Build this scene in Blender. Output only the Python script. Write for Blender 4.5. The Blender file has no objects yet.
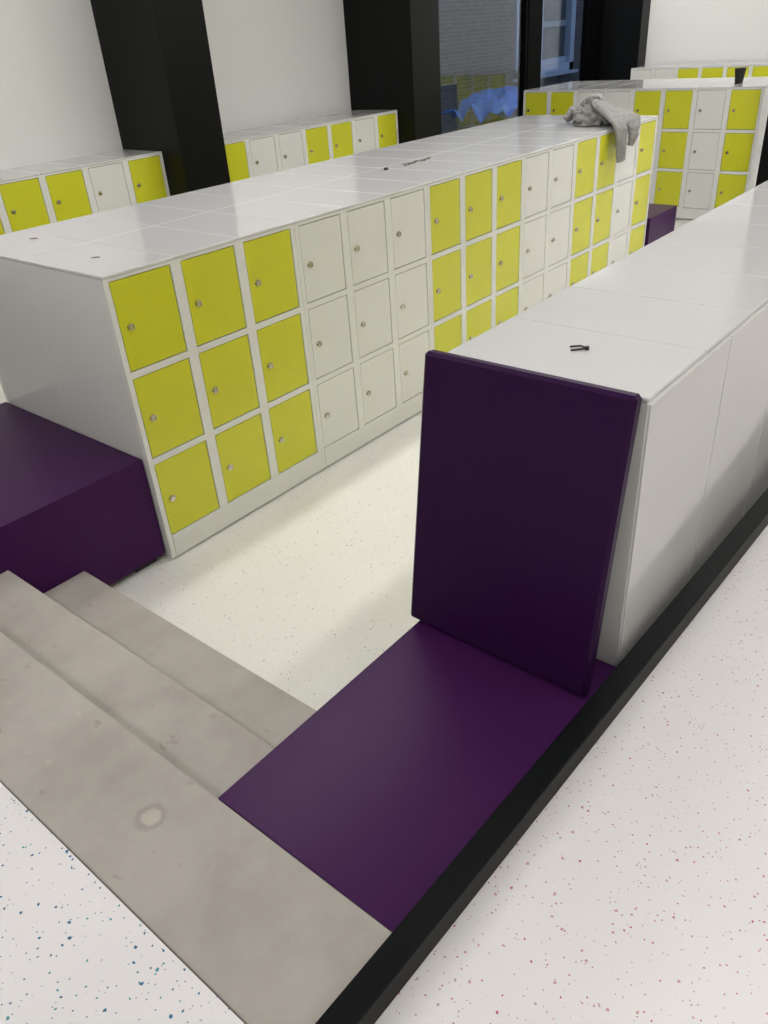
import bpy, bmesh, math, random
from mathutils import Vector, Matrix, noise
random.seed(7)
S = bpy.context.scene
C = S.collection
# ------------------------------------------------------------------ dimensions
H = 1.139                 # locker height
ZB = 0.458                # upper floor / bench level
COL = 0.2975              # locker column pitch
U3 = 3 * COL
D_MAIN, D_RIGHT, D_WALL = 0.5275, 0.482, 0.48
Y_WALL, X_END, Y_RIGHT, X_BACK, Z_CEIL = 3.17, 10.03, -6.2, -4.6, 3.25

# ------------------------------------------------------------------ materials
def new_mat(name):
    m = bpy.data.materials.new(name); m.use_nodes = True
    nt = m.node_tree; b = nt.nodes['Principled BSDF']
    return m, nt, b

def N(nt, t, **kw):
    n = nt.nodes.new(t)
    for k, v in kw.items():
        if k.startswith('in_'):
            n.inputs[k[3:].replace('_', ' ')].default_value = v
        else: setattr(n, k, v)
    return n

def plain(name, col, rough=0.4, metal=0.0, bump=0.0, bscale=300, spec=0.5, var=0.0, vscale=6, coat=0.0):
    m, nt, b = new_mat(name)
    b.inputs['Base Color'].default_value = (*col, 1); b.inputs['Roughness'].default_value = rough
    b.inputs['Metallic'].default_value = metal; b.inputs['Specular IOR Level'].default_value = spec
    b.inputs['Coat Weight'].default_value = coat; b.inputs['Coat Roughness'].default_value = 0.06
    tc = N(nt, 'ShaderNodeTexCoord')
    if bump:
        n = N(nt, 'ShaderNodeTexNoise'); n.inputs['Scale'].default_value = bscale; n.inputs['Detail'].default_value = 2
        nt.links.new(tc.outputs['Object'], n.inputs['Vector'])
        bp = N(nt, 'ShaderNodeBump'); bp.inputs['Strength'].default_value = bump; bp.inputs['Distance'].default_value = 0.002
        nt.links.new(n.outputs['Fac'], bp.inputs['Height']); nt.links.new(bp.outputs['Normal'], b.inputs['Normal'])
    if var:
        n = N(nt, 'ShaderNodeTexNoise'); n.inputs['Scale'].default_value = vscale; n.inputs['Detail'].default_value = 5
        nt.links.new(tc.outputs['Object'], n.inputs['Vector'])
        r = N(nt, 'ShaderNodeValToRGB')
        r.color_ramp.elements[0].position = .3; r.color_ramp.elements[1].position = .7
        r.color_ramp.elements[0].color = (*[c * (1 - var) for c in col], 1); r.color_ramp.elements[1].color = (*[min(1, c * (1 + var)) for c in col], 1)
        nt.links.new(n.outputs['Fac'], r.inputs['Fac']); nt.links.new(r.outputs['Color'], b.inputs['Base Color'])
    return m

def terrazzo(name, base, specks, scale=70, keep=.30):
    """pale vinyl floor with scattered coloured chips; specks = list of colours"""
    m, nt, b = new_mat(name)
    tc = N(nt, 'ShaderNodeTexCoord')
    b.inputs['Roughness'].default_value = .33
    warp = N(nt, 'ShaderNodeTexNoise'); warp.inputs['Scale'].default_value = 130
    nt.links.new(tc.outputs['Object'], warp.inputs['Vector'])
    mixv = N(nt, 'ShaderNodeMixRGB'); mixv.blend_type = 'ADD'; mixv.inputs[0].default_value = .006
    nt.links.new(tc.outputs['Object'], mixv.inputs[1]); nt.links.new(warp.outputs['Color'], mixv.inputs[2])
    big = N(nt, 'ShaderNodeTexNoise'); big.inputs['Scale'].default_value = 3.5; big.inputs['Detail'].default_value = 4
    nt.links.new(tc.outputs['Object'], big.inputs['Vector'])
    br = N(nt, 'ShaderNodeValToRGB'); br.color_ramp.elements[0].position = .35; br.color_ramp.elements[1].position = .7
    br.color_ramp.elements[0].color = (*[c * .965 for c in base], 1); br.color_ramp.elements[1].color = (*base, 1)
    nt.links.new(big.outputs['Fac'], br.inputs['Fac'])
    last = br.outputs['Color']
    for k, (sc, thr, kp) in enumerate(((scale, .24, keep), (scale * 1.8, .26, keep * .9))):
        v = N(nt, 'ShaderNodeTexVoronoi'); v.inputs['Scale'].default_value = sc
        nt.links.new(mixv.outputs[0], v.inputs['Vector'])
        sep = N(nt, 'ShaderNodeSeparateColor'); nt.links.new(v.outputs['Color'], sep.inputs[0])
        lim = N(nt, 'ShaderNodeMath', operation='MULTIPLY'); nt.links.new(sep.outputs[0], lim.inputs[0]); lim.inputs[1].default_value = thr
        near = N(nt, 'ShaderNodeMath', operation='LESS_THAN'); nt.links.new(v.outputs['Distance'], near.inputs[0]); nt.links.new(lim.outputs[0], near.inputs[1])
        some = N(nt, 'ShaderNodeMath', operation='LESS_THAN'); nt.links.new(sep.outputs[1], some.inputs[0]); some.inputs[1].default_value = kp
        both = N(nt, 'ShaderNodeMath', operation='MULTIPLY'); nt.links.new(near.outputs[0], both.inputs[0]); nt.links.new(some.outputs[0], both.inputs[1])
        cr = N(nt, 'ShaderNodeValToRGB'); cr.color_ramp.interpolation = 'CONSTANT'
        el = cr.color_ramp.elements
        while len(el) < len(specks): el.new(.5)
        for i, c in enumerate(specks):
            el[i].position = i / len(specks); el[i].color = (*c, 1)
        nt.links.new(sep.outputs[2], cr.inputs['Fac'])
        mx = N(nt, 'ShaderNodeMixRGB'); nt.links.new(both.outputs[0], mx.inputs[0]); nt.links.new(last, mx.inputs[1]); nt.links.new(cr.outputs['Color'], mx.inputs[2])
        last = mx.outputs[0]
    nt.links.new(last, b.inputs['Base Color'])
    return m

def concrete(name):
    m, nt, b = new_mat(name)
    tc = N(nt, 'ShaderNodeTexCoord'); b.inputs['Roughness'].default_value = .62
    n1 = N(nt, 'ShaderNodeTexNoise'); n1.inputs['Scale'].default_value = 5; n1.inputs['Detail'].default_value = 8; n1.inputs['Roughness'].default_value = .62
    nt.links.new(tc.outputs['Object'], n1.inputs['Vector'])
    r1 = N(nt, 'ShaderNodeValToRGB'); e = r1.color_ramp.elements
    e[0].position = .3; e[0].color = (.340, .310, .278, 1); e[1].position = .72; e[1].color = (.435, .405, .368, 1)
    nt.links.new(n1.outputs['Fac'], r1.inputs['Fac'])
    # scattered pits and scuffs
    n2 = N(nt, 'ShaderNodeTexNoise'); n2.inputs['Scale'].default_value = 38; n2.inputs['Detail'].default_value = 3
    mp = N(nt, 'ShaderNodeMapping'); mp.inputs['Scale'].default_value = (1, .45, 1); mp.inputs['Rotation'].default_value = (0, 0, .6)
    nt.links.new(tc.outputs['Object'], mp.inputs['Vector']); nt.links.new(mp.outputs['Vector'], n2.inputs['Vector'])
    r2 = N(nt, 'ShaderNodeValToRGB'); e = r2.color_ramp.elements; e[0].position = .24; e[0].color = (.72, .70, .68, 1); e[1].position = .33; e[1].color = (1, 1, 1, 1)
    e2 = e.new(.70); e2.color = (1, 1, 1, 1); e3 = e.new(.78); e3.color = (1.13, 1.13, 1.13, 1)
    nt.links.new(n2.outputs['Fac'], r2.inputs['Fac'])
    mu = N(nt, 'ShaderNodeMixRGB'); mu.blend_type = 'MULTIPLY'; mu.inputs[0].default_value = .85
    nt.links.new(r1.outputs['Color'], mu.inputs[1]); nt.links.new(r2.outputs['Color'], mu.inputs[2])
    # a plugged patch: pale disc in a dark damp ring
    d = N(nt, 'ShaderNodeVectorMath', operation='DISTANCE'); d.inputs[1].default_value = (-.950, -1.316, ZB)
    nz = N(nt, 'ShaderNodeTexNoise'); nz.inputs['Scale'].default_value = 75; nz.inputs['Detail'].default_value = 4
    nt.links.new(tc.outputs['Object'], nz.inputs['Vector'])
    ad = N(nt, 'ShaderNodeMath', operation='MULTIPLY_ADD'); ad.inputs[1].default_value = .014
    nt.links.new(tc.outputs['Object'], d.inputs[0]); nt.links.new(nz.outputs['Fac'], ad.inputs[0]); nt.links.new(d.outputs['Value'], ad.inputs[2])
    r3 = N(nt, 'ShaderNodeValToRGB'); e = r3.color_ramp.elements
    e[0].position = 0; e[0].color = (1.22, 1.20, 1.17, 1); e[1].position = .026; e[1].color = (1.2, 1.18, 1.15, 1)
    for p, c in ((.0285, .80), (.037, .84), (.042, 1.0)):
        x = e.new(p); x.color = (c, c, c, 1)
    nt.links.new(ad.outputs[0], r3.inputs['Fac'])
    m2 = N(nt, 'ShaderNodeMixRGB'); m2.blend_type = 'MULTIPLY'; m2.inputs[0].default_value = 1
    nt.links.new(mu.outputs[0], m2.inputs[1]); nt.links.new(r3.outputs['Color'], m2.inputs[2])
    nt.links.new(m2.outputs[0], b.inputs['Base Color'])
    bp = N(nt, 'ShaderNodeBump'); bp.inputs['Strength'].default_value = .25; bp.inputs['Distance'].default_value = .003
    nt.links.new(n2.outputs['Fac'], bp.inputs['Height']); nt.links.new(bp.outputs['Normal'], b.inputs['Normal'])
    return m

def wood_black(name, col=(.0032, .004, .0045), rough=.42):
    m, nt, b = new_mat(name)
    tc = N(nt, 'ShaderNodeTexCoord'); mp = N(nt, 'ShaderNodeMapping'); mp.inputs['Scale'].default_value = (3, 60, 60)
    n = N(nt, 'ShaderNodeTexNoise'); n.inputs['Scale'].default_value = 2.2; n.inputs['Detail'].default_value = 5
    nt.links.new(tc.outputs['Object'], mp.inputs['Vector']); nt.links.new(mp.outputs['Vector'], n.inputs['Vector'])
    r = N(nt, 'ShaderNodeValToRGB'); r.color_ramp.elements[0].color = (*[c * .6 for c in col], 1); r.color_ramp.elements[1].color = (*[c * 1.6 for c in col], 1)
    nt.links.new(n.outputs['Fac'], r.inputs['Fac']); nt.links.new(r.outputs['Color'], b.inputs['Base Color'])
    b.inputs['Roughness'].default_value = rough; b.inputs['Specular IOR Level'].default_value = .10
    bp = N(nt, 'ShaderNodeBump'); bp.inputs['Strength'].default_value = .25; bp.inputs['Distance'].default_value = .001
    nt.links.new(n.outputs['Fac'], bp.inputs['Height']); nt.links.new(bp.outputs['Normal'], b.inputs['Normal'])
    return m

def bricks(name):
    m, nt, b = new_mat(name)
    tc = N(nt, 'ShaderNodeTexCoord'); mp = N(nt, 'ShaderNodeMapping'); mp.inputs['Rotation'].default_value = (math.pi / 2, 0, 0)
    br = N(nt, 'ShaderNodeTexBrick'); br.inputs['Scale'].default_value = 4.4
    br.inputs['Color1'].default_value = (.085, .075, .07, 1); br.inputs['Color2'].default_value = (.14, .12, .11, 1); br.inputs['Mortar'].default_value = (.19, .185, .18, 1)
    br.inputs['Mortar Size'].default_value = .02
    nt.links.new(tc.outputs['Object'], mp.inputs['Vector']); nt.links.new(mp.outputs['Vector'], br.inputs['Vector'])
    nt.links.new(br.outputs['Color'], b.inputs['Base Color']); b.inputs['Roughness'].default_value = .9
    return m

def glass_mat(name, refl=.2, tint=(.9, .95, 1)):
    m = bpy.data.materials.new(name); m.use_nodes = True; nt = m.node_tree; nt.nodes.clear()
    o = N(nt, 'ShaderNodeOutputMaterial'); t = N(nt, 'ShaderNodeBsdfTransparent'); t.inputs[0].default_value = (*tint, 1)
    g = N(nt, 'ShaderNodeBsdfGlossy'); g.inputs['Roughness'].default_value = 0.01; mx = N(nt, 'ShaderNodeMixShader')
    fr = N(nt, 'ShaderNodeFresnel'); ge = N(nt, 'ShaderNodeNewGeometry'); io = N(nt, 'ShaderNodeMath', operation='MULTIPLY_ADD')
    io.inputs[1].default_value = 1 / 1.5 - 1.5; io.inputs[2].default_value = 1.5      # same index from either face of the pane
    nt.links.new(ge.outputs['Backfacing'], io.inputs[0]); nt.links.new(io.outputs[0], fr.inputs['IOR'])
    mu = N(nt, 'ShaderNodeMath', operation='MULTIPLY'); mu.inputs[1].default_value = refl; mu.use_clamp = True
    nt.links.new(fr.outputs[0], mu.inputs[0]); nt.links.new(mu.outputs[0], mx.inputs[0])
    nt.links.new(t.outputs[0], mx.inputs[1]); nt.links.new(g.outputs[0], mx.inputs[2]); nt.links.new(mx.outputs[0], o.inputs[0])
    return m

def emit(name, col, strength):
    m = bpy.data.materials.new(name); m.use_nodes = True; nt = m.node_tree; nt.nodes.clear()
    o = N(nt, 'ShaderNodeOutputMaterial'); e = N(nt, 'ShaderNodeEmission'); e.inputs[0].default_value = (*col, 1); e.inputs[1].default_value = strength
    nt.links.new(e.outputs[0], o.inputs[0]); return m

WHITE = (.72, .72, .69)
M = dict(
    frame=plain('white powder coat', WHITE, .30, bump=.02, bscale=700),
    lid=plain('white gloss sheet', (.615, .61, .61), .06, bump=.01, bscale=5, spec=.75),
    side=plain('white sheet steel', (.72, .72, .70), .09, bump=.012, bscale=5),
    white=plain('white door paint', (.72, .72, .69), .22, bump=.02, bscale=700),
    yellow=plain('yellow door paint', (.60, .60, .028), .25, bump=.02, bscale=700),
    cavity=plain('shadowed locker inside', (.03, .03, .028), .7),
    chrome=plain('nickel', (.62, .58, .5), .25, metal=1), slot=plain('dark key slot', (.02, .02, .018), .4),
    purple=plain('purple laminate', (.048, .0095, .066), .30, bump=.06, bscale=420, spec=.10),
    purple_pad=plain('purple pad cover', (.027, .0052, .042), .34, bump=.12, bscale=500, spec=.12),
    black=plain('black plastic', (.01, .01, .01), .45),
    column=plain('black column cladding', (.0045, .0048, .0047), .34, bump=.06, bscale=90, spec=.15),
    mullion=plain('black window profile', (.002, .0022, .0026), .5, spec=.05),
    kerb=wood_black('black stained wood'), concrete=concrete('worn grey concrete'),
    wall=plain('matt white paint', (.78, .77, .755), .8, bump=.03, bscale=200),
    ceil=plain('ceiling white', (.75, .75, .74), .8),
    floor_low=terrazzo('speckled vinyl mixed', (.80, .79, .76), [(.35, .10, .12), (.12, .22, .24), (.4, .38, .33), (.42, .2, .12)], 85, .26),
    floor_blue=terrazzo('speckled vinyl blue', (.80, .78, .79), [(.02, .14, .26), (.06, .28, .32), (.30, .36, .40), (.04, .16, .24)], 66, .62),
    floor_red=terrazzo('speckled vinyl red', (.80, .775, .765), [(.48, .09, .15), (.58, .30, .34), (.45, .36, .34), (.52, .16, .2)], 84, .42),
    glass=glass_mat('window glass', 1.25), bricks=bricks('outdoor brick'),
    cloth=plain('grey sweatshirt fleece', (.27, .265, .255), .95, bump=1.0, bscale=34, var=.10, vscale=40),

    cuff=plain('grey ribbed cuff', (.26, .255, .245), .95, bump=.8, bscale=400),
    tarp=plain('blue plastic sheet', (.02, .17, .66), .25, bump=.3, bscale=30, spec=.6),
    sack=plain('grey builders sack', (.13, .135, .13), .8, bump=.4, bscale=60),
    winframe=plain('pale window paint', (.55, .62, .72), .5), paving=plain('dark paving', (.08, .085, .09), .9),
    outpane=plain('dim window pane', (.10, .12, .115), .1), blind=plain('pale blind', (.38, .42, .44), .7),
    lamp=emit('lamp diffuser', (1.0, .985, .955), 1.0), housing=plain('lamp housing', (.8, .8, .8), .5),
    brown=plain('brown paper scrap', (.16, .07, .04), .8),
)

M['cloth'].node_tree.nodes['Bump'].inputs['Distance'].default_value = .016
# ------------------------------------------------------------------ mesh helpers
def box(bm, x0, x1, y0, y1, z0, z1, bev=0.0, seg=2):
    r = bmesh.ops.create_cube(bm, size=1)
    vs = r['verts']
    for v in vs:
        v.co = Vector(((x0 + x1) / 2 + v.co.x * (x1 - x0), (y0 + y1) / 2 + v.co.y * (y1 - y0), (z0 + z1) / 2 + v.co.z * (z1 - z0)))
    if bev > 0:
        es = list({e for v in vs for e in v.link_edges})
        bmesh.ops.bevel(bm, geom=es, offset=bev, segments=seg, affect='EDGES', profile=.5)

def cyl(bm, c, r, h, axis='y', seg=20, r2=None):
    r_ = bmesh.ops.create_cone(bm, cap_ends=True, segments=seg, radius1=r, radius2=r if r2 is None else r2, depth=h)
    rot = {'y': Matrix.Rotation(math.pi / 2, 4, 'X'), 'x': Matrix.Rotation(math.pi / 2, 4, 'Y'), 'z': Matrix.Identity(4)}[axis]
    bmesh.ops.transform(bm, matrix=Matrix.Translation(c) @ rot, verts=r_['verts'])

def obj(name, bm, mat, parent=None, smooth=False, loc=None):
    me = bpy.data.meshes.new(name); bmesh.ops.recalc_face_normals(bm, faces=bm.faces); bm.to_mesh(me); bm.free()
    o = bpy.data.objects.new(name, me); C.objects.link(o)
    for m in (mat if isinstance(mat, (list, tuple)) else [mat]): me.materials.append(m)
    if smooth:
        for p in me.polygons: p.use_smooth = True
    if parent is not None: o.parent = parent
    if loc is not None: o.location = loc
    return o

def tag(o, label, cat, group=None):
    o['label'] = label; o['category'] = cat
    if group: o['group'] = group
    return o

def thing(name, label, cat, loc=(0, 0, 0), rz=0, group=None):
    o = bpy.data.objects.new(name, None); C.objects.link(o); o.empty_display_size = .1
    o.location = loc; o.rotation_euler = (0, 0, rz)
    return tag(o, label, cat, group)

def struct(name, bm, mat, **kw):
    o = obj(name, bm, mat, **kw); o['kind'] = 'structure'; return o

def boxobj(name, mat, b, bev=0.0, parent=None, **kw):
    bm = bmesh.new(); box(bm, *b, bev=bev); return obj(name, bm, mat, parent, **kw)

def copy_tree(o, parent=None):
    c = o.copy(); C.objects.link(c)
    if parent is not None: c.parent = parent
    for ch in list(o.children): copy_tree(ch, c)
    return c

# ------------------------------------------------------------------ the room
def sbox(name, mat, *b):
    bm = bmesh.new(); box(bm, *b); return struct(name, bm, mat)

YK = -1.886     # face of the upper floor below the kerb
sbox('floor_lower', M['floor_low'], -.95, X_END + .2, -2.4, Y_WALL + .15, -.12, 0)
sbox('floor_landing', M['floor_blue'], X_BACK, -1.092, -1.868, Y_WALL + .15, -.12, ZB - .004)
KX, KY, KA = -1.0, -1.8915, math.radians(1.65)      # kerb line
def kerb_y(x): return KY - math.tan(KA) * (x - KX)
bm = bmesh.new()
pv = [bm.verts.new(p) for p in ((X_BACK, Y_RIGHT - .1, .002), (X_END + .2, Y_RIGHT - .1, .002), (X_END + .2, kerb_y(X_END), .002), (X_BACK, kerb_y(X_BACK), .002))]
f = bm.faces.new(pv); ex = bmesh.ops.extrude_face_region(bm, geom=[f])
for v in ex['geom']:
    if isinstance(v, bmesh.types.BMVert): v.co.z = ZB - .004
struct('floor_upper', bm, M['floor_red'])
sbox('wall_left', M['wall'], X_BACK, 5.0, Y_WALL, Y_WALL + .15, -.12, Z_CEIL)
sbox('wall_glazing_head', M['wall'], 5.0, X_END, Y_WALL, Y_WALL + .15, 2.75, Z_CEIL)
sbox('wall_end', M['wall'], X_END, X_END + .15, Y_RIGHT, Y_WALL + .15, -.12, Z_CEIL)
sbox('wall_right', M['wall'], X_BACK, X_END, Y_RIGHT - .15, Y_RIGHT, -.12, Z_CEIL)
sbox('wall_back', M['wall'], X_BACK - .15, X_BACK, Y_RIGHT, Y_WALL, -.12, Z_CEIL)
sbox('ceiling', M['ceil'], X_BACK, X_END, Y_RIGHT, Y_WALL, Z_CEIL, Z_CEIL + .1)

def column(label, x0, x1, y0, y1):
    bm = bmesh.new(); box(bm, x0, x1, y0, y1, 0, Z_CEIL, bev=.004)
    o = obj('column', bm, M['column']); tag(o, label, 'column', 'black clad columns'); return o
column('black clad column between the two wall locker rows, the broad near one', 2.264, 2.660, 2.475, Y_WALL)
column('black clad column at far end of the wall lockers, beside the glazing', 4.835, 5.250, 2.415, Y_WALL)
column('black column in the far corner where glazing meets the white end wall', 9.79, X_END, 2.53, Y_WALL)
column('dark column partly seen at right edge beside the far locker block', 6.28, 6.56, -.62, -.200)

# glazing (window bay)
def glazing(n, x0, x1):
    w = bpy.data.objects.new('window_%d' % n, None); C.objects.link(w); w['kind'] = 'structure'
    bm = bmesh.new()
    for b in ((x0, x1, 3.07, 3.16, 0, .09), (x0, x1, 3.07, 3.16, 2.66, 2.75), (x0, x0 + .05, 3.07, 3.16, .09, 2.66), (x1 - .05, x1, 3.07, 3.16, .09, 2.66)): box(bm, *b, bev=.003)
    obj('window_frame', bm, M['mullion'], w)
    boxobj('glass_pane', M['glass'], (x0 + .05, x1 - .05, 3.105, 3.117, .09, 2.66), parent=w)
glazing(1, 5.250, 7.90); glazing(2, 8.18, 9.46)
sbox('trim_1', M['mullion'], 7.90, 8.18, 3.06, 3.17, 0, 2.75)
sbox('trim_2', M['mullion'], 9.46, 9.79, 3.06, 3.17, 0, 2.75)

# ------------------------------------------------------------------ stairs, kerb, benches
st = thing('concrete_stairs', 'three worn grey concrete steps leading down into the locker pit', 'stairs', (-.35, -.6, 0))
# local coordinates stay world coordinates: meshes are moved back by the parent's offset
def step(x0, x1, y0, y1, z):
    bm = bmesh.new(); box(bm, x0, x1, y0, y1, 0, z, bev=.004)
    o = obj('step', bm, M['concrete'], st); o.location = (.35, .6, 0); return o
step(-1.090, -.838, -1.868, 3.16, ZB)
step(-.838, -.594, -1.386, .024, .305)
step(-.594, -.348, -1.386, .024, .1526)

k = boxobj('kerb_beam', M['kerb'], (-1.6, 4.6, -.025, .025, ZB - .004, .513), bev=.003)
k.location = (KX, KY, 0)
for v in k.data.vertices: v.co.x += 1.0
k.rotation_euler = (0, 0, -KA)
tag(k, 'long low black wooden kerb beam along the edge of the upper floor', 'kerb')

def bench(label, x0, x1, y0, y1, group='purple box benches', feet=True):
    t = thing('bench', label, 'bench', ((x0 + x1) / 2, (y0 + y1) / 2, 0), 0, group)
    w, d = (x1 - x0) / 2, (y1 - y0) / 2
    bm = bmesh.new(); box(bm, -w, w, -d, d, .034, ZB - .02, bev=.001); obj('box_body', bm, M['purple'], t)
    bm = bmesh.new(); box(bm, -w, w, -d, d, ZB - .0205, ZB, bev=.0015); obj('seat_board', bm, M['purple'], t)
    for sx in (-1, 1):
        boxobj('base_runner', M['black'], (sx * (w - .08) - .05, sx * (w - .08) + .05, -d + .03, d - .03, 0, .034), parent=t)
    return t
bench('deep purple box bench at the near end of the double locker row', -.8375, -.006, .028, 1.055)
bench('purple box bench under the leaning pad, level with the top step', -.8375, -.024, -1.8725, -1.390)
bench('small looking purple bench at far end of the double locker row', 4.475, 4.975, -.02, 1.055)

# ------------------------------------------------------------------ lockers
DZ = (.1125, .4570, .8010); DH = .3125; DX0, DW = .0235, .246
def door_mesh():
    bm = bmesh.new(); box(bm, 0, DW, 0, .018, 0, DH, bev=.0015)
    me = bpy.data.meshes.new('door'); bm.to_mesh(me); bm.free(); return me
def lock_mesh():
    bm = bmesh.new()
    cyl(bm, (0, -.003, 0), .0135, .006, seg=24); cyl(bm, (0, -.007, 0), .0095, .006, seg=20, r2=.0085)
    n0 = len(bm.faces)
    box(bm, -.0015, .0015, -.0112, -.0098, -.0062, .0062)
    box(bm, .0045, .0085, -.0125, -.0035, -.0085, .0085, bev=.001)   # turning latch eye
    bm.faces.ensure_lookup_table()
    for f in bm.faces[n0:n0 + 6]: f.material_index = 1
    me = bpy.data.meshes.new('lock'); bm.to_mesh(me); bm.free()
    me.materials.append(M['chrome']); me.materials.append(M['slot']); return me
DOOR = {}
for key, mat in (('Y', 'yellow'), ('W', 'white')):
    DOOR[key] = door_mesh(); DOOR[key].materials.append(M[mat])
LOCK = lock_mesh()
cache = {}
def unit_meshes(n, d):
    if (n, d) in cache: return cache[(n, d)]
    w = n * COL - .0012
    bm = bmesh.new()
    box(bm, 0, w, .022, d, .010, H - .012, bev=.002)          # carcass
    for fx in (.04, w - .04):
        for fy in (.07, d - .05): cyl(bm, (fx, fy, .006), .016, .012, axis='z', seg=12)
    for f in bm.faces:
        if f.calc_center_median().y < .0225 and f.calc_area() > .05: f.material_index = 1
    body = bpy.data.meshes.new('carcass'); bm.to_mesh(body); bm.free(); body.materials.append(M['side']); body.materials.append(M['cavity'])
    bm = bmesh.new(); g = .0034
    xs = [0] + sum(([DX0 + i * COL - g, DX0 + i * COL + DW + g] for i in range(n)), []) + [w]
    for i in range(0, len(xs), 2): box(bm, xs[i], xs[i + 1], 0, .0225, .010, H - .012)   # stiles
    zr = [(DZ[0] + DH + g, DZ[1] - g), (DZ[1] + DH + g, DZ[2] - g), (DZ[2] + DH + g, H - .012)]
    for i in range(n):
        for a, b in zr: box(bm, xs[2 * i + 1] - .0005, xs[2 * i + 2] + .0005, .0002, .0223, a, b)
    fr = bpy.data.meshes.new('face_frame'); bm.to_mesh(fr); bm.free(); fr.materials.append(M['frame'])
    bm = bmesh.new(); box(bm, DX0 - .0012, w - DX0 + .0012, -.0004, .021, .010, DZ[0] - g, bev=.0008)
    pl = bpy.data.meshes.new('plinth'); bm.to_mesh(pl); bm.free(); pl.materials.append(M['frame'])
    bm = bmesh.new(); box(bm, .0002, COL - .0010, -.001, d, 0, .012, bev=.0042, seg=3)
    for f in bm.faces: f.smooth = False
    ld = bpy.data.meshes.new('lid'); bm.to_mesh(ld); bm.free(); ld.materials.append(M['lid'])
    bm = bmesh.new(); box(bm, .0025, w / 2 - .0025, d - .001, d + .0045, .012, H - .014, bev=.001)
    bk = bpy.data.meshes.new('back_panel'); bm.to_mesh(bk); bm.free(); bk.materials.append(M['side'])
    cache[(n, d)] = (body, fr, pl, ld, bk, w); return cache[(n, d)]

def mo(name, me, parent, loc=(0, 0, 0)):
    o = bpy.data.objects.new(name, me); C.objects.link(o); o.parent = parent; o.location = loc; return o

def locker(cols, loc, rz, d, label, group, back=False):
    """cols: a string like 'YWY' (one letter per column, left to right seen from the front)"""
    n = len(cols); body, fr, pl, ld, bk, w = unit_meshes(n, d)
    t = thing('locker_cabinet', label, 'lockers', loc, rz, group)
    mo('carcass', body, t); mo('face_frame', fr, t); mo('plinth', pl, t)
    for i in range(n): mo('lid', ld, t, (i * COL, 0, H - .012))
    for i, c in enumerate(cols):
        for z in DZ:
            dr = mo('door', DOOR[c], t, (DX0 + i * COL, .0012, z))
            dr['label'] = 'yellow door' if c == 'Y' else 'white door'
            mo('lock', LOCK, dr, (.040, 0, .152))
    if back:
        for i in range(2): mo('back_panel', bk, t, (i * w / 2, 0, 0))
    return t

PI = math.pi
def row_x(specs, x0, y, d, facing, group, back=False, wide=1.0):
    """row along X; facing -1: fronts look to -Y, +1: fronts look to +Y. specs in order of growing x."""
    x = x0
    for cols, label in specs:
        w = len(cols) * COL * wide
        if facing < 0: locker(cols, (x, y, 0), 0, d, label, group, back).scale.x = wide
        else: locker(cols, (x + w - .0012, y, 0), PI, d, label, group, back)
        x += w
row_x([('YYY', 'nearest all-yellow locker cabinet, its end beside the large purple bench'),
       ('WWW', 'all-white three-column locker cabinet in the middle row between two yellow ones'),
       ('YYY', 'second all-yellow locker cabinet, between the all-white one and the white-and-yellow one'),
       ('WWY', 'cabinet with two white columns then a yellow one, left of the sweatshirt'),
       ('YWY', 'last cabinet of the middle row, yellow white yellow, sweatshirt sleeve over its doors')],
      0, 0, D_MAIN, -1, 'lockers of the double row facing the pit')
row_x([('YWY', 'cabinet back to back with the nearest all-yellow one, only its top showing'),
       ('WYY', 'cabinet behind the all-white one, only its glossy white top showing'),
       ('YYW', 'cabinet top behind the second yellow cabinet, with loose black keys on it'),
       ('WYW', 'cabinet top behind the two-white-columns cabinet, beside the dark column end'),
       ('YYW', 'farthest cabinet top of the rear half of the double row, behind the sweatshirt')],
      0, 2 * D_MAIN, D_MAIN, 1, 'lockers of the double row facing the wall')
row_x([('YYW', 'locker cabinet with plain white back, against the leaning purple pad'),
       ('WYY', 'second cabinet from the purple pad, its white back above the black kerb'),
       ('YWY', 'third cabinet from the purple pad, its top running out of the right edge'),],
      -.020, -1.389, D_RIGHT, 1, 'lockers of the row along the black kerb', back=True)
row_x([('WYY', 'wall locker cabinet at the left edge, mostly cut off by the photo'),
       ('YWY', 'wall locker cabinet with yellow, white and yellow columns beside the near black column')],
      2.260 - 2 * U3 * 1.05, 2.690, D_WALL, -1, 'lockers along the left wall before the near column', wide=1.05)
row_x([('Y', 'single yellow locker column tucked behind the near black column'),
       ('WWY', 'wall cabinet with two white columns and a yellow one, between the columns'),
       ('YWY', 'wall cabinet yellow white yellow ending at the far black column')],
      4.825 - 7 * COL * 1.03, 2.600, D_WALL, -1, 'lockers along the wall between the black columns', wide=1.03)

def row_y(specs, x, y0, d, facing, group):
    """row along Y; facing -1: fronts look to -X (specs from large y to small), +1: to +X"""
    y = y0
    for cols, label in specs:
        w = len(cols) * COL
        if facing < 0: locker(cols, (x, y, 0), -PI / 2, d, label, group)
        else: locker(cols, (x, y - w + .0012, 0), PI / 2, d, label, group)
        y -= w
XF = 6.58
row_y([('YY', 'two-column yellow cabinet at left end of the far locker block, beside the glazing'),
       ('WWY', 'cabinet of the far block with two white columns, behind the sweatshirt'),
       ('YWY', 'cabinet of the far block at right, yellow white yellow, with a black cup on top')],
      XF, 2.325, D_MAIN, -1, 'lockers of the far block facing the pit')
row_y([('WY', 'rear cabinet of the far block nearest the glazing, only its top showing'),
       ('YWY', 'rear cabinet in the middle of the far block, only its dark reflecting top showing'),
       ('WYY', 'rear cabinet at right of the far block, only its white top behind the cup')],
      XF + 2 * D_MAIN, 2.325, D_MAIN, 1, 'lockers of the far block facing the end wall')
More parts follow.
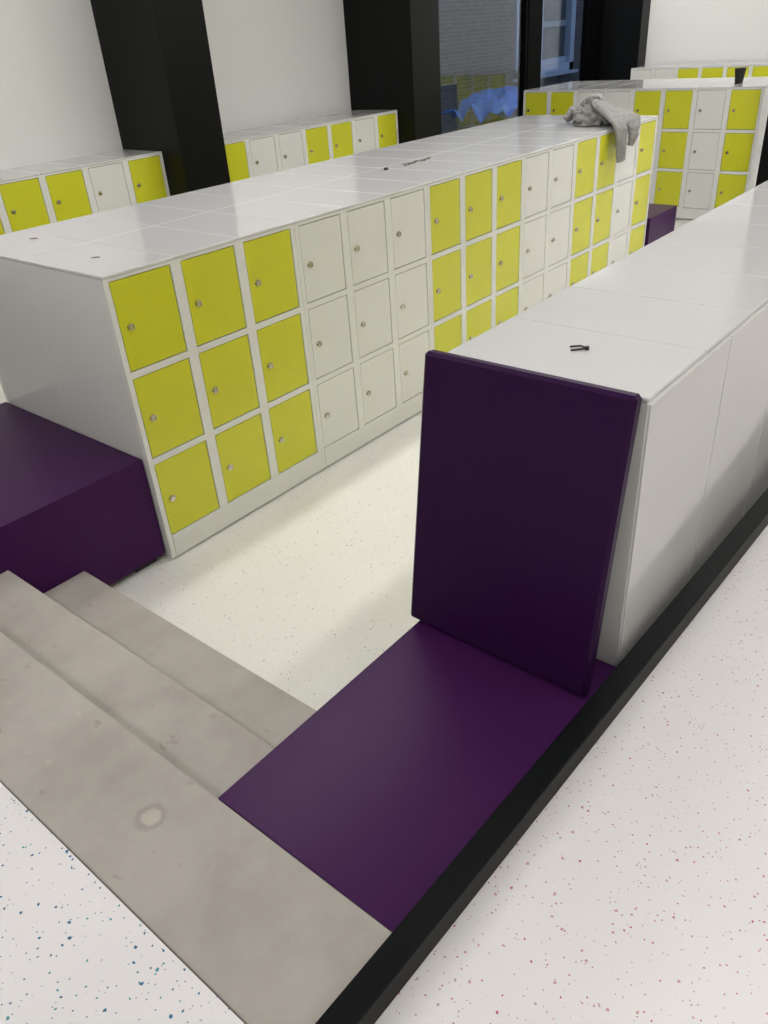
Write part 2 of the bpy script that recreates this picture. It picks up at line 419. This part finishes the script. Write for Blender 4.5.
row_y([('WWY', 'end wall cabinet with two white columns, next to the corner column'),
       ('YYY', 'all-yellow end wall cabinet whose tops peek out above the far block'),
       ('YWY', 'end wall cabinet past the right edge, against the white end wall')],
      9.50, 2.480, D_WALL, -1, 'lockers along the white end wall')

# ------------------------------------------------------------------ leaning pad
P0 = Vector((-.1665, -1.6130, ZB + .0066))     # front bottom edge centre
ang = math.asin(.1060 / .698)
pad = thing('padded_panel', 'dark purple padded panel leaning against the end of the right locker row', 'panel', P0)
pad.rotation_euler = (0, ang, 0)
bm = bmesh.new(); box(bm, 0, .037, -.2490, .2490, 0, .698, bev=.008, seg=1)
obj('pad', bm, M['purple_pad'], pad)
bm = bmesh.new(); box(bm, .0365, .0395, -.241, .241, .008, .690, bev=.001)
obj('back_board', bm, M['black'], pad)

# ------------------------------------------------------------------ small things on the lids
def rod(bm, pts, r, seg=8, flat=1.0):
    rings = []
    for i, p in enumerate(pts):
        p = Vector(p); a = Vector(pts[max(0, i - 1)]); b = Vector(pts[min(len(pts) - 1, i + 1)])
        t = (b - a).normalized(); u = t.cross(Vector((0, 0, 1)))
        u = u.normalized() if u.length > 1e-4 else Vector((1, 0, 0)); w = u.cross(t).normalized()
        rr = r[i] if isinstance(r, (list, tuple)) else r
        rings.append([bm.verts.new(p + (u * math.cos(2 * PI * q / seg) + w * math.sin(2 * PI * q / seg) * flat) * rr) for q in range(seg)])
    for a, b in zip(rings, rings[1:]):
        for q in range(seg): bm.faces.new((a[q], a[(q + 1) % seg], b[(q + 1) % seg], b[q]))
    bm.faces.new(rings[0]); bm.faces.new(rings[-1])

t = thing('wire_clip', 'little bent black wire clip lying on the lid behind the leaning pad', 'clip', (.154, -1.636, H)); t.scale = (.95,) * 3; t.rotation_euler = (0, 0, -.25)
bm = bmesh.new()
rod(bm, [(-.010, .022, .003), (.010, .006, .004), (.008, -.012, .004)], .0023)
rod(bm, [(-.026, .004, .003), (-.006, -.010, .004), (.006, -.016, .006)], .0023)
obj('prongs', bm, M['black'], t); bm = bmesh.new(); cyl(bm, (.006, -.016, .005), .0052, .008, axis='z', seg=12); obj('head', bm, M['black'], t)

t = thing('key_bunch', 'black strap with a bunch of small keys on the double row lid', 'keys', (2.28, .448, H))
for i in range(7):
    bm = bmesh.new(); a = random.uniform(-.5, .5)
    cyl(bm, (0, 0, .003), .010, .003, axis='z', seg=12); box(bm, .008, .034, -.0035, .0035, .0015, .0045, bev=.0006)
    kx = -.10 + i * .035
    o = obj('key', bm, M['chrome'] if i % 2 else M['slot'], t); o.location = (kx, random.uniform(-.014, .014), .002 * (i % 2)); o.rotation_euler = (0, 0, a)
bm = bmesh.new(); rod(bm, [(-.12 + .03 * i, .016 * math.sin(i * 1.7), .007) for i in range(10)], .0022, flat=.5); obj('strap', bm, M['black'], t)
t = boxobj('rubber_plug', M['black'], (-.009, .009, -.009, .009, 0, .012), bev=.003, loc=(2.033, .453, H))
tag(t, 'tiny black plug on the white lid in front of the loose keys', 'plug')
for px, py, lab in ((.222, .819, 'tiny brown scrap on the nearest lid, at the left photo edge'), (.149, .26, 'tiny brown scrap near the front corner of the nearest lid')):
    bm = bmesh.new(); rod(bm, [(-.022, .004, .0025), (-.006, -.002, .004), (.008, .002, .004), (.02, -.005, .0025)], [.002, .0035, .0035, .002], flat=.6)
    o = obj('paper_scrap', bm, M['brown'], loc=(px, py, H)); tag(o, lab, 'scrap'); o.rotation_euler = (0, 0, -.8); o.scale = (.8, .8, .8)

bm = bmesh.new(); cyl(bm, (0, 0, .055), .034, .11, axis='z', seg=28, r2=.048)
t = thing('paper_cup', 'black takeaway cup standing on top of the far locker block', 'cup', (6.93, .285, H))
obj('cup_body', bm, M['black'], t)
bm = bmesh.new(); cyl(bm, (0, 0, .113), .051, .008, axis='z', seg=28); cyl(bm, (0, 0, .120), .045, .007, axis='z', seg=28); obj('cup_lid', bm, M['black'], t)

# ------------------------------------------------------------------ sweatshirt
def lumpy(bm, c, rad, sub=4, amp=.28, freq=9, seed=0, floor=None):
    r = bmesh.ops.create_icosphere(bm, subdivisions=sub, radius=1)
    for v in r['verts']:
        d = v.co.normalized(); q = d * freq * .22 + Vector((seed, seed * 1.7, 0))
        n = 1 + amp * (1 - 2 * abs(noise.noise(q * 1.6))) * .6 + amp * .5 * noise.noise(q * 4)
        v.co = Vector((c[0] + d.x * rad[0] * n, c[1] + d.y * rad[1] * n, c[2] + d.z * rad[2] * n))
        if floor is not None and v.co.z < floor: v.co.z = floor + .0005 + .002 * (1 + d.z)

def sleeve(bm, pts, wid, thick, seed=0, seg=22, steps=12, wr=.13):
    """flattened cloth tube along a smoothed path; wid / thick per path point"""
    P = [Vector(p) for p in pts]; n = len(P); out = []
    for i in range(n - 1):
        p0, p1, p2, p3 = P[max(0, i - 1)], P[i], P[i + 1], P[min(n - 1, i + 2)]
        for s in range(steps):
            u = s / steps
            q = .5 * ((2 * p1) + (p2 - p0) * u + (2 * p0 - 5 * p1 + 4 * p2 - p3) * u * u + (3 * p1 - p0 - 3 * p2 + p3) * u ** 3)
            out.append((q, wid[i] * (1 - u) + wid[i + 1] * u, thick[i] * (1 - u) + thick[i + 1] * u))
    out.append((P[-1], wid[-1], thick[-1]))
    rings = []; side = Vector((1, 0, 0))
    for i, (q, w, th) in enumerate(out):
        a = out[max(0, i - 1)][0]; b = out[min(len(out) - 1, i + 1)][0]; t = (b - a).normalized()
        sd = (side - t * side.dot(t)).normalized(); nn = sd.cross(t)
        ring = []
        for k in range(seg):
            an = 2 * PI * k / seg
            f = 1 + wr * noise.noise(Vector((math.cos(an) * 1.5 + seed, math.sin(an) * 1.5, i * .22)))+ wr * .6 * noise.noise(Vector((seed, an * .3, i * .55)))
            ring.append(bm.verts.new(q + sd * math.cos(an) * w * f + nn * math.sin(an) * th * (f + .25 * math.cos(3 * an + i * .1))))
        rings.append(ring)
    for a, b in zip(rings, rings[1:]):
        for k in range(seg): bm.faces.new((a[k], a[(k + 1) % seg], b[(k + 1) % seg], b[k]))
    bm.faces.new(rings[0]); bm.faces.new(rings[-1])

hd = thing('sweatshirt', 'crumpled grey hooded sweatshirt thrown on the lockers, sleeve hanging over the doors', 'sweatshirt', (3.92, .28, H))
hx, hy, hz = hd.location
def L(p): return (p[0] - hx, p[1] - hy, p[2] - hz)
def cloth(name, mat, *tubes):
    bm = bmesh.new()
    for pts, wid, th, sd, wr in tubes: sleeve(bm, [L((x, y, H + z)) for x, y, z in pts], wid, th, seed=sd, wr=wr)
    return obj(name, bm, mat, hd, smooth=True)
bm = bmesh.new(); lumpy(bm, L((3.945, .225, H + .035)), (.115, .105, .075), seed=3.1, amp=.6, freq=14, floor=0)
for pts, wid, th, sd in (
    (((3.88, .33, .02), (3.90, .25, .075), (3.93, .17, .05), (3.95, .09, .03)), (.03, .045, .05, .04), (.02, .028, .03, .022), 11.),
    (((4.05, .33, .03), (4.02, .26, .10), (4.00, .17, .085), (4.00, .07, .04)), (.03, .05, .055, .045), (.02, .03, .03, .022), 14.),
    (((3.86, .20, .015), (3.90, .16, .05), (3.96, .14, .07), (4.03, .16, .03)), (.03, .04, .04, .03), (.015, .026, .026, .015), 17.)):
    sleeve(bm, [L((x, y, H + z)) for x, y, z in pts], wid, th, seed=sd, wr=.3)
obj('torso', bm, M['cloth'], hd, smooth=True)
cloth('hood', M['cloth'],
      (((4.02, .34, .03), (3.985, .31, .105), (3.945, .235, .150), (3.925, .17, .125), (3.92, .125, .06), (3.93, .15, .03)), (.04, .055, .060, .052, .045, .03), (.018, .026, .030, .026, .022, .015), 5.3, .3),
      (((3.90, .30, .02), (3.91, .275, .09), (3.93, .225, .128), (3.95, .17, .10)), (.03, .035, .035, .03), (.012, .018, .02, .015), 6.3, .3))
cloth('sleeve', M['cloth'],
      (((3.935, .21, .125), (3.875, .14, .115), (3.81, .045, .075), (3.765, -.042, .016), (3.768, -.060, -.08), (3.785, -.058, -.150)), (.046, .066, .074, .072, .064, .052), (.024, .032, .032, .026, .023, .022), 1.2, .18))
cloth('cuff', M['cuff'], (((3.785, -.058, -.148), (3.787, -.058, -.192)), (.050, .053), (.019, .019), 1., .05))
cloth('hem', M['cloth'],
      (((4.00, .20, .075), (3.975, .07, .062), (3.955, -.030, .034), (3.945, -.058, -.04), (3.93, -.050, -.120)), (.06, .095, .100, .070, .020), (.026, .028, .026, .022, .016), 8.1, .22))
cloth('fold', M['cloth'],
      (((3.86, .30, .012), (3.875, .26, .065), (3.895, .20, .085), (3.90, .13, .05), (3.89, .09, .014)), (.016, .020, .022, .020, .014), (.010, .014, .015, .013, .009), 21., .35),
      (((3.84, .24, .010), (3.855, .20, .045), (3.865, .14, .055), (3.86, .085, .014)), (.014, .018, .018, .013), (.010, .013, .013, .009), 23., .35),
      (((3.95, .36, .020), (3.90, .33, .062), (3.875, .28, .072), (3.85, .25, .03)), (.018, .022, .022, .015), (.012, .015, .014, .010), 25., .35),
      (((3.90, .245, .10), (3.905, .225, .152), (3.925, .195, .165), (3.93, .16, .135), (3.915, .14, .09)), (.020, .026, .028, .026, .018), (.012, .016, .017, .015, .010), 27., .3))
cloth('sleeve', M['cloth'],
      (((3.955, .25, .07), (3.965, .32, .085), (3.955, .385, .075), (3.925, .425, .025)), (.050, .056, .052, .036), (.034, .036, .032, .022), 2.7, .28))

for part in hd.children:                              # let it rest on the lid and hang clear of the doors
    for v in part.data.vertices:
        wy = v.co.y + hy
        if wy > -.022: v.co.z = max(v.co.z, .0015)
        elif v.co.z < .004: v.co.y = min(v.co.y, -.026 - hy) if wy > -.026 else v.co.y

# ------------------------------------------------------------------ outdoors behind the glazing
sbox('ground_outside', M['paving'], 4.5, 22, Y_WALL + .15, 6.6, -.2, -.02)
bw = thing('brick_building', 'dark brick building with a pale framed window outside the glazing', 'building', (14, 6.0, -.02))
WX0, WX1, WZ0, WZ1 = 12.45, 14.60, .88, 2.9
bm = bmesh.new()
for b in ((4.5 - 14, WX0 - 14, 0, .3, 0, 5.5), (WX1 - 14, 24 - 14, 0, .3, 0, 5.5), (WX0 - 14, WX1 - 14, 0, .3, 0, WZ0), (WX0 - 14, WX1 - 14, 0, .3, WZ1, 5.5)): box(bm, *b)
obj('wall', bm, M['bricks'], bw)
a, b_ = WX0 - 14, WX1 - 14
bm = bmesh.new()
for q in ((a, a + .16, -.03, .12, WZ0, WZ1), (b_ - .16, b_, -.03, .12, WZ0, WZ1), (a, b_, -.03, .12, WZ0, WZ0 + .14), (a, b_, -.03, .12, WZ1 - .14, WZ1), (a + .16, b_ - .16, .03, .10, WZ0 + .14, WZ0 + .24), (a + .9, a + .98, .0, .10, WZ0 + .14, WZ1 - .14)): box(bm, *q, bev=.006)
wf = obj('window_frame', bm, M['winframe'], bw)
boxobj('pane', M['outpane'], (a + .16, b_ - .16, .10, .12, WZ0 + .14, WZ1 - .14), parent=wf)
boxobj('blind', M['blind'], (a + .98, b_ - .16, .07, .095, 1.62, 1.72), parent=wf)
boxobj('sill', M['winframe'], (a - .05, b_ + .05, -.12, 0, WZ0 - .05, WZ0), parent=bw)

bm = bmesh.new(); lumpy(bm, (0, 0, .23), (.82, .45, .30), sub=4, amp=.16, freq=7, seed=4.4, floor=-.02)
o = obj('rubble_sack', bm, M['sack'], smooth=True, loc=(9.45, 4.45, 0)); tag(o, 'grey builders sack outside the glass, under the blue plastic sheet', 'sack')
bm = bmesh.new()
nx, ny = 70, 44
grid = []
for i in range(nx):
    row = []
    for j in range(ny):
        u, v = i / (nx - 1) * 2 - 1, j / (ny - 1) * 2 - 1
        x, y = u * .80 + .12, v * .50
        e = max(0, 1 - (u * .95) ** 2 - (v * .95) ** 2)
        z = .63 + .22 * e ** .5 + .17 * (.5 - abs(noise.noise(Vector((x * 3.3, y * 3.3, 1)))) * 1.6) + .07 * (.4 - abs(noise.noise(Vector((x * 9, y * 9, 4)))))
        row.append(bm.verts.new((x + .06 * noise.noise(Vector((y * 4, x * 4, 9))), y, z)))
    grid.append(row)
for i in range(nx - 1):
    for j in range(ny - 1): bm.faces.new((grid[i][j], grid[i + 1][j], grid[i + 1][j + 1], grid[i][j + 1]))
o = obj('plastic_sheet', bm, M['tarp'], smooth=True, loc=(9.45, 4.45, 0)); tag(o, 'crumpled bright blue plastic sheet seen through the glazing', 'plastic sheet')
so = o.modifiers.new('thick', 'SOLIDIFY'); so.thickness = .004

# ------------------------------------------------------------------ lamps
def lamp(x, y, ln, power, label, wd=.16, rz=0):
    t = thing('ceiling_light', label, 'ceiling light', (x, y, Z_CEIL), rz, 'linear ceiling lights')
    bm = bmesh.new(); box(bm, -ln / 2, ln / 2, -wd / 2 - .01, wd / 2 + .01, -.06, -.0, bev=.004); obj('housing', bm, M['housing'], t)
    bm = bmesh.new(); box(bm, -ln / 2 + .01, ln / 2 - .01, -wd / 2, wd / 2, -.066, -.058)
    m = M['lamp'].copy(); m.node_tree.nodes['Emission'].inputs[1].default_value = power; obj('diffuser', bm, m, t)
LAB = 'long linear ceiling light, over '
PW = 27
lamp(.95, .35, 1.7, PW, LAB + 'the near half of the double row'); lamp(3.15, .35, 1.7, PW, LAB + 'the far half of the double row')
lamp(4.8, -.9, 1.5, PW * 1.9, LAB + 'the aisle before the far block'); lamp(8.6, -.9, 1.5, PW * 2.6, LAB + 'the aisle at the end wall'); lamp(8.5, 2.25, 1.2, PW * 2.2, LAB + 'the corner by the glazing, added to brighten the end wall')  # corner light is added to brighten the end wall and its reflection in the glass
lamp(.3, -2.4, 1.5, PW * 1.1, LAB + 'the upper floor beside the kerb'); lamp(3.2, -2.4, 1.5, PW * 1.1, LAB + 'the upper floor further along the kerb')
lamp(6.2, -2.4, 1.5, PW * 1.1, LAB + 'the far upper floor'); lamp(-2.9, -3.6, 1.5, PW, LAB + 'the upper floor behind the viewer')
lamp(-2.3, -.6, 1.8, PW * .95, LAB + 'the landing, across the top of the steps', rz=PI / 2)
lamp(.9, 2.1, 1.2, PW * .6, LAB + 'the aisle along the wall lockers')

w = bpy.data.worlds.new('dusk'); S.world = w; w.use_nodes = True
bg = w.node_tree.nodes['Background']; bg.inputs[0].default_value = (.13, .165, .235, 1); bg.inputs[1].default_value = 2.0

# ------------------------------------------------------------------ camera
F, YAW, PIT, ROL, CX, CY, CZ = 779.3, .7270, -.5532, -.0763, -1.3768, -2.3823, 1.7675
fwd = Vector((math.cos(YAW) * math.cos(PIT), math.sin(YAW) * math.cos(PIT), math.sin(PIT)))
rt = Vector((math.sin(YAW), -math.cos(YAW), 0)); up = rt.cross(fwd)
R_ = rt * math.cos(ROL) + up * math.sin(ROL); U_ = -rt * math.sin(ROL) + up * math.cos(ROL)
cam = bpy.data.cameras.new('camera'); co = bpy.data.objects.new('camera', cam); C.objects.link(co)
co.matrix_world = Matrix(((R_.x, U_.x, -fwd.x, CX), (R_.y, U_.y, -fwd.y, CY), (R_.z, U_.z, -fwd.z, CZ), (0, 0, 0, 1)))
cam.sensor_fit = 'VERTICAL'; cam.sensor_height = 36; cam.sensor_width = 27; cam.lens = F / 1024 * 36; cam.clip_start = .05
S.camera = co
S.view_settings.view_transform = 'Standard'; S.view_settings.look = 'None'; S.view_settings.gamma = 1; S.view_settings.exposure = 0.05
S.view_settings.use_curve_mapping = False
S.cycles.use_denoising = True; S.cycles.max_bounces = 8; S.cycles.diffuse_bounces = 5; S.cycles.glossy_bounces = 4; S.cycles.transparent_max_bounces = 8
S.cycles.sample_clamp_indirect = 8
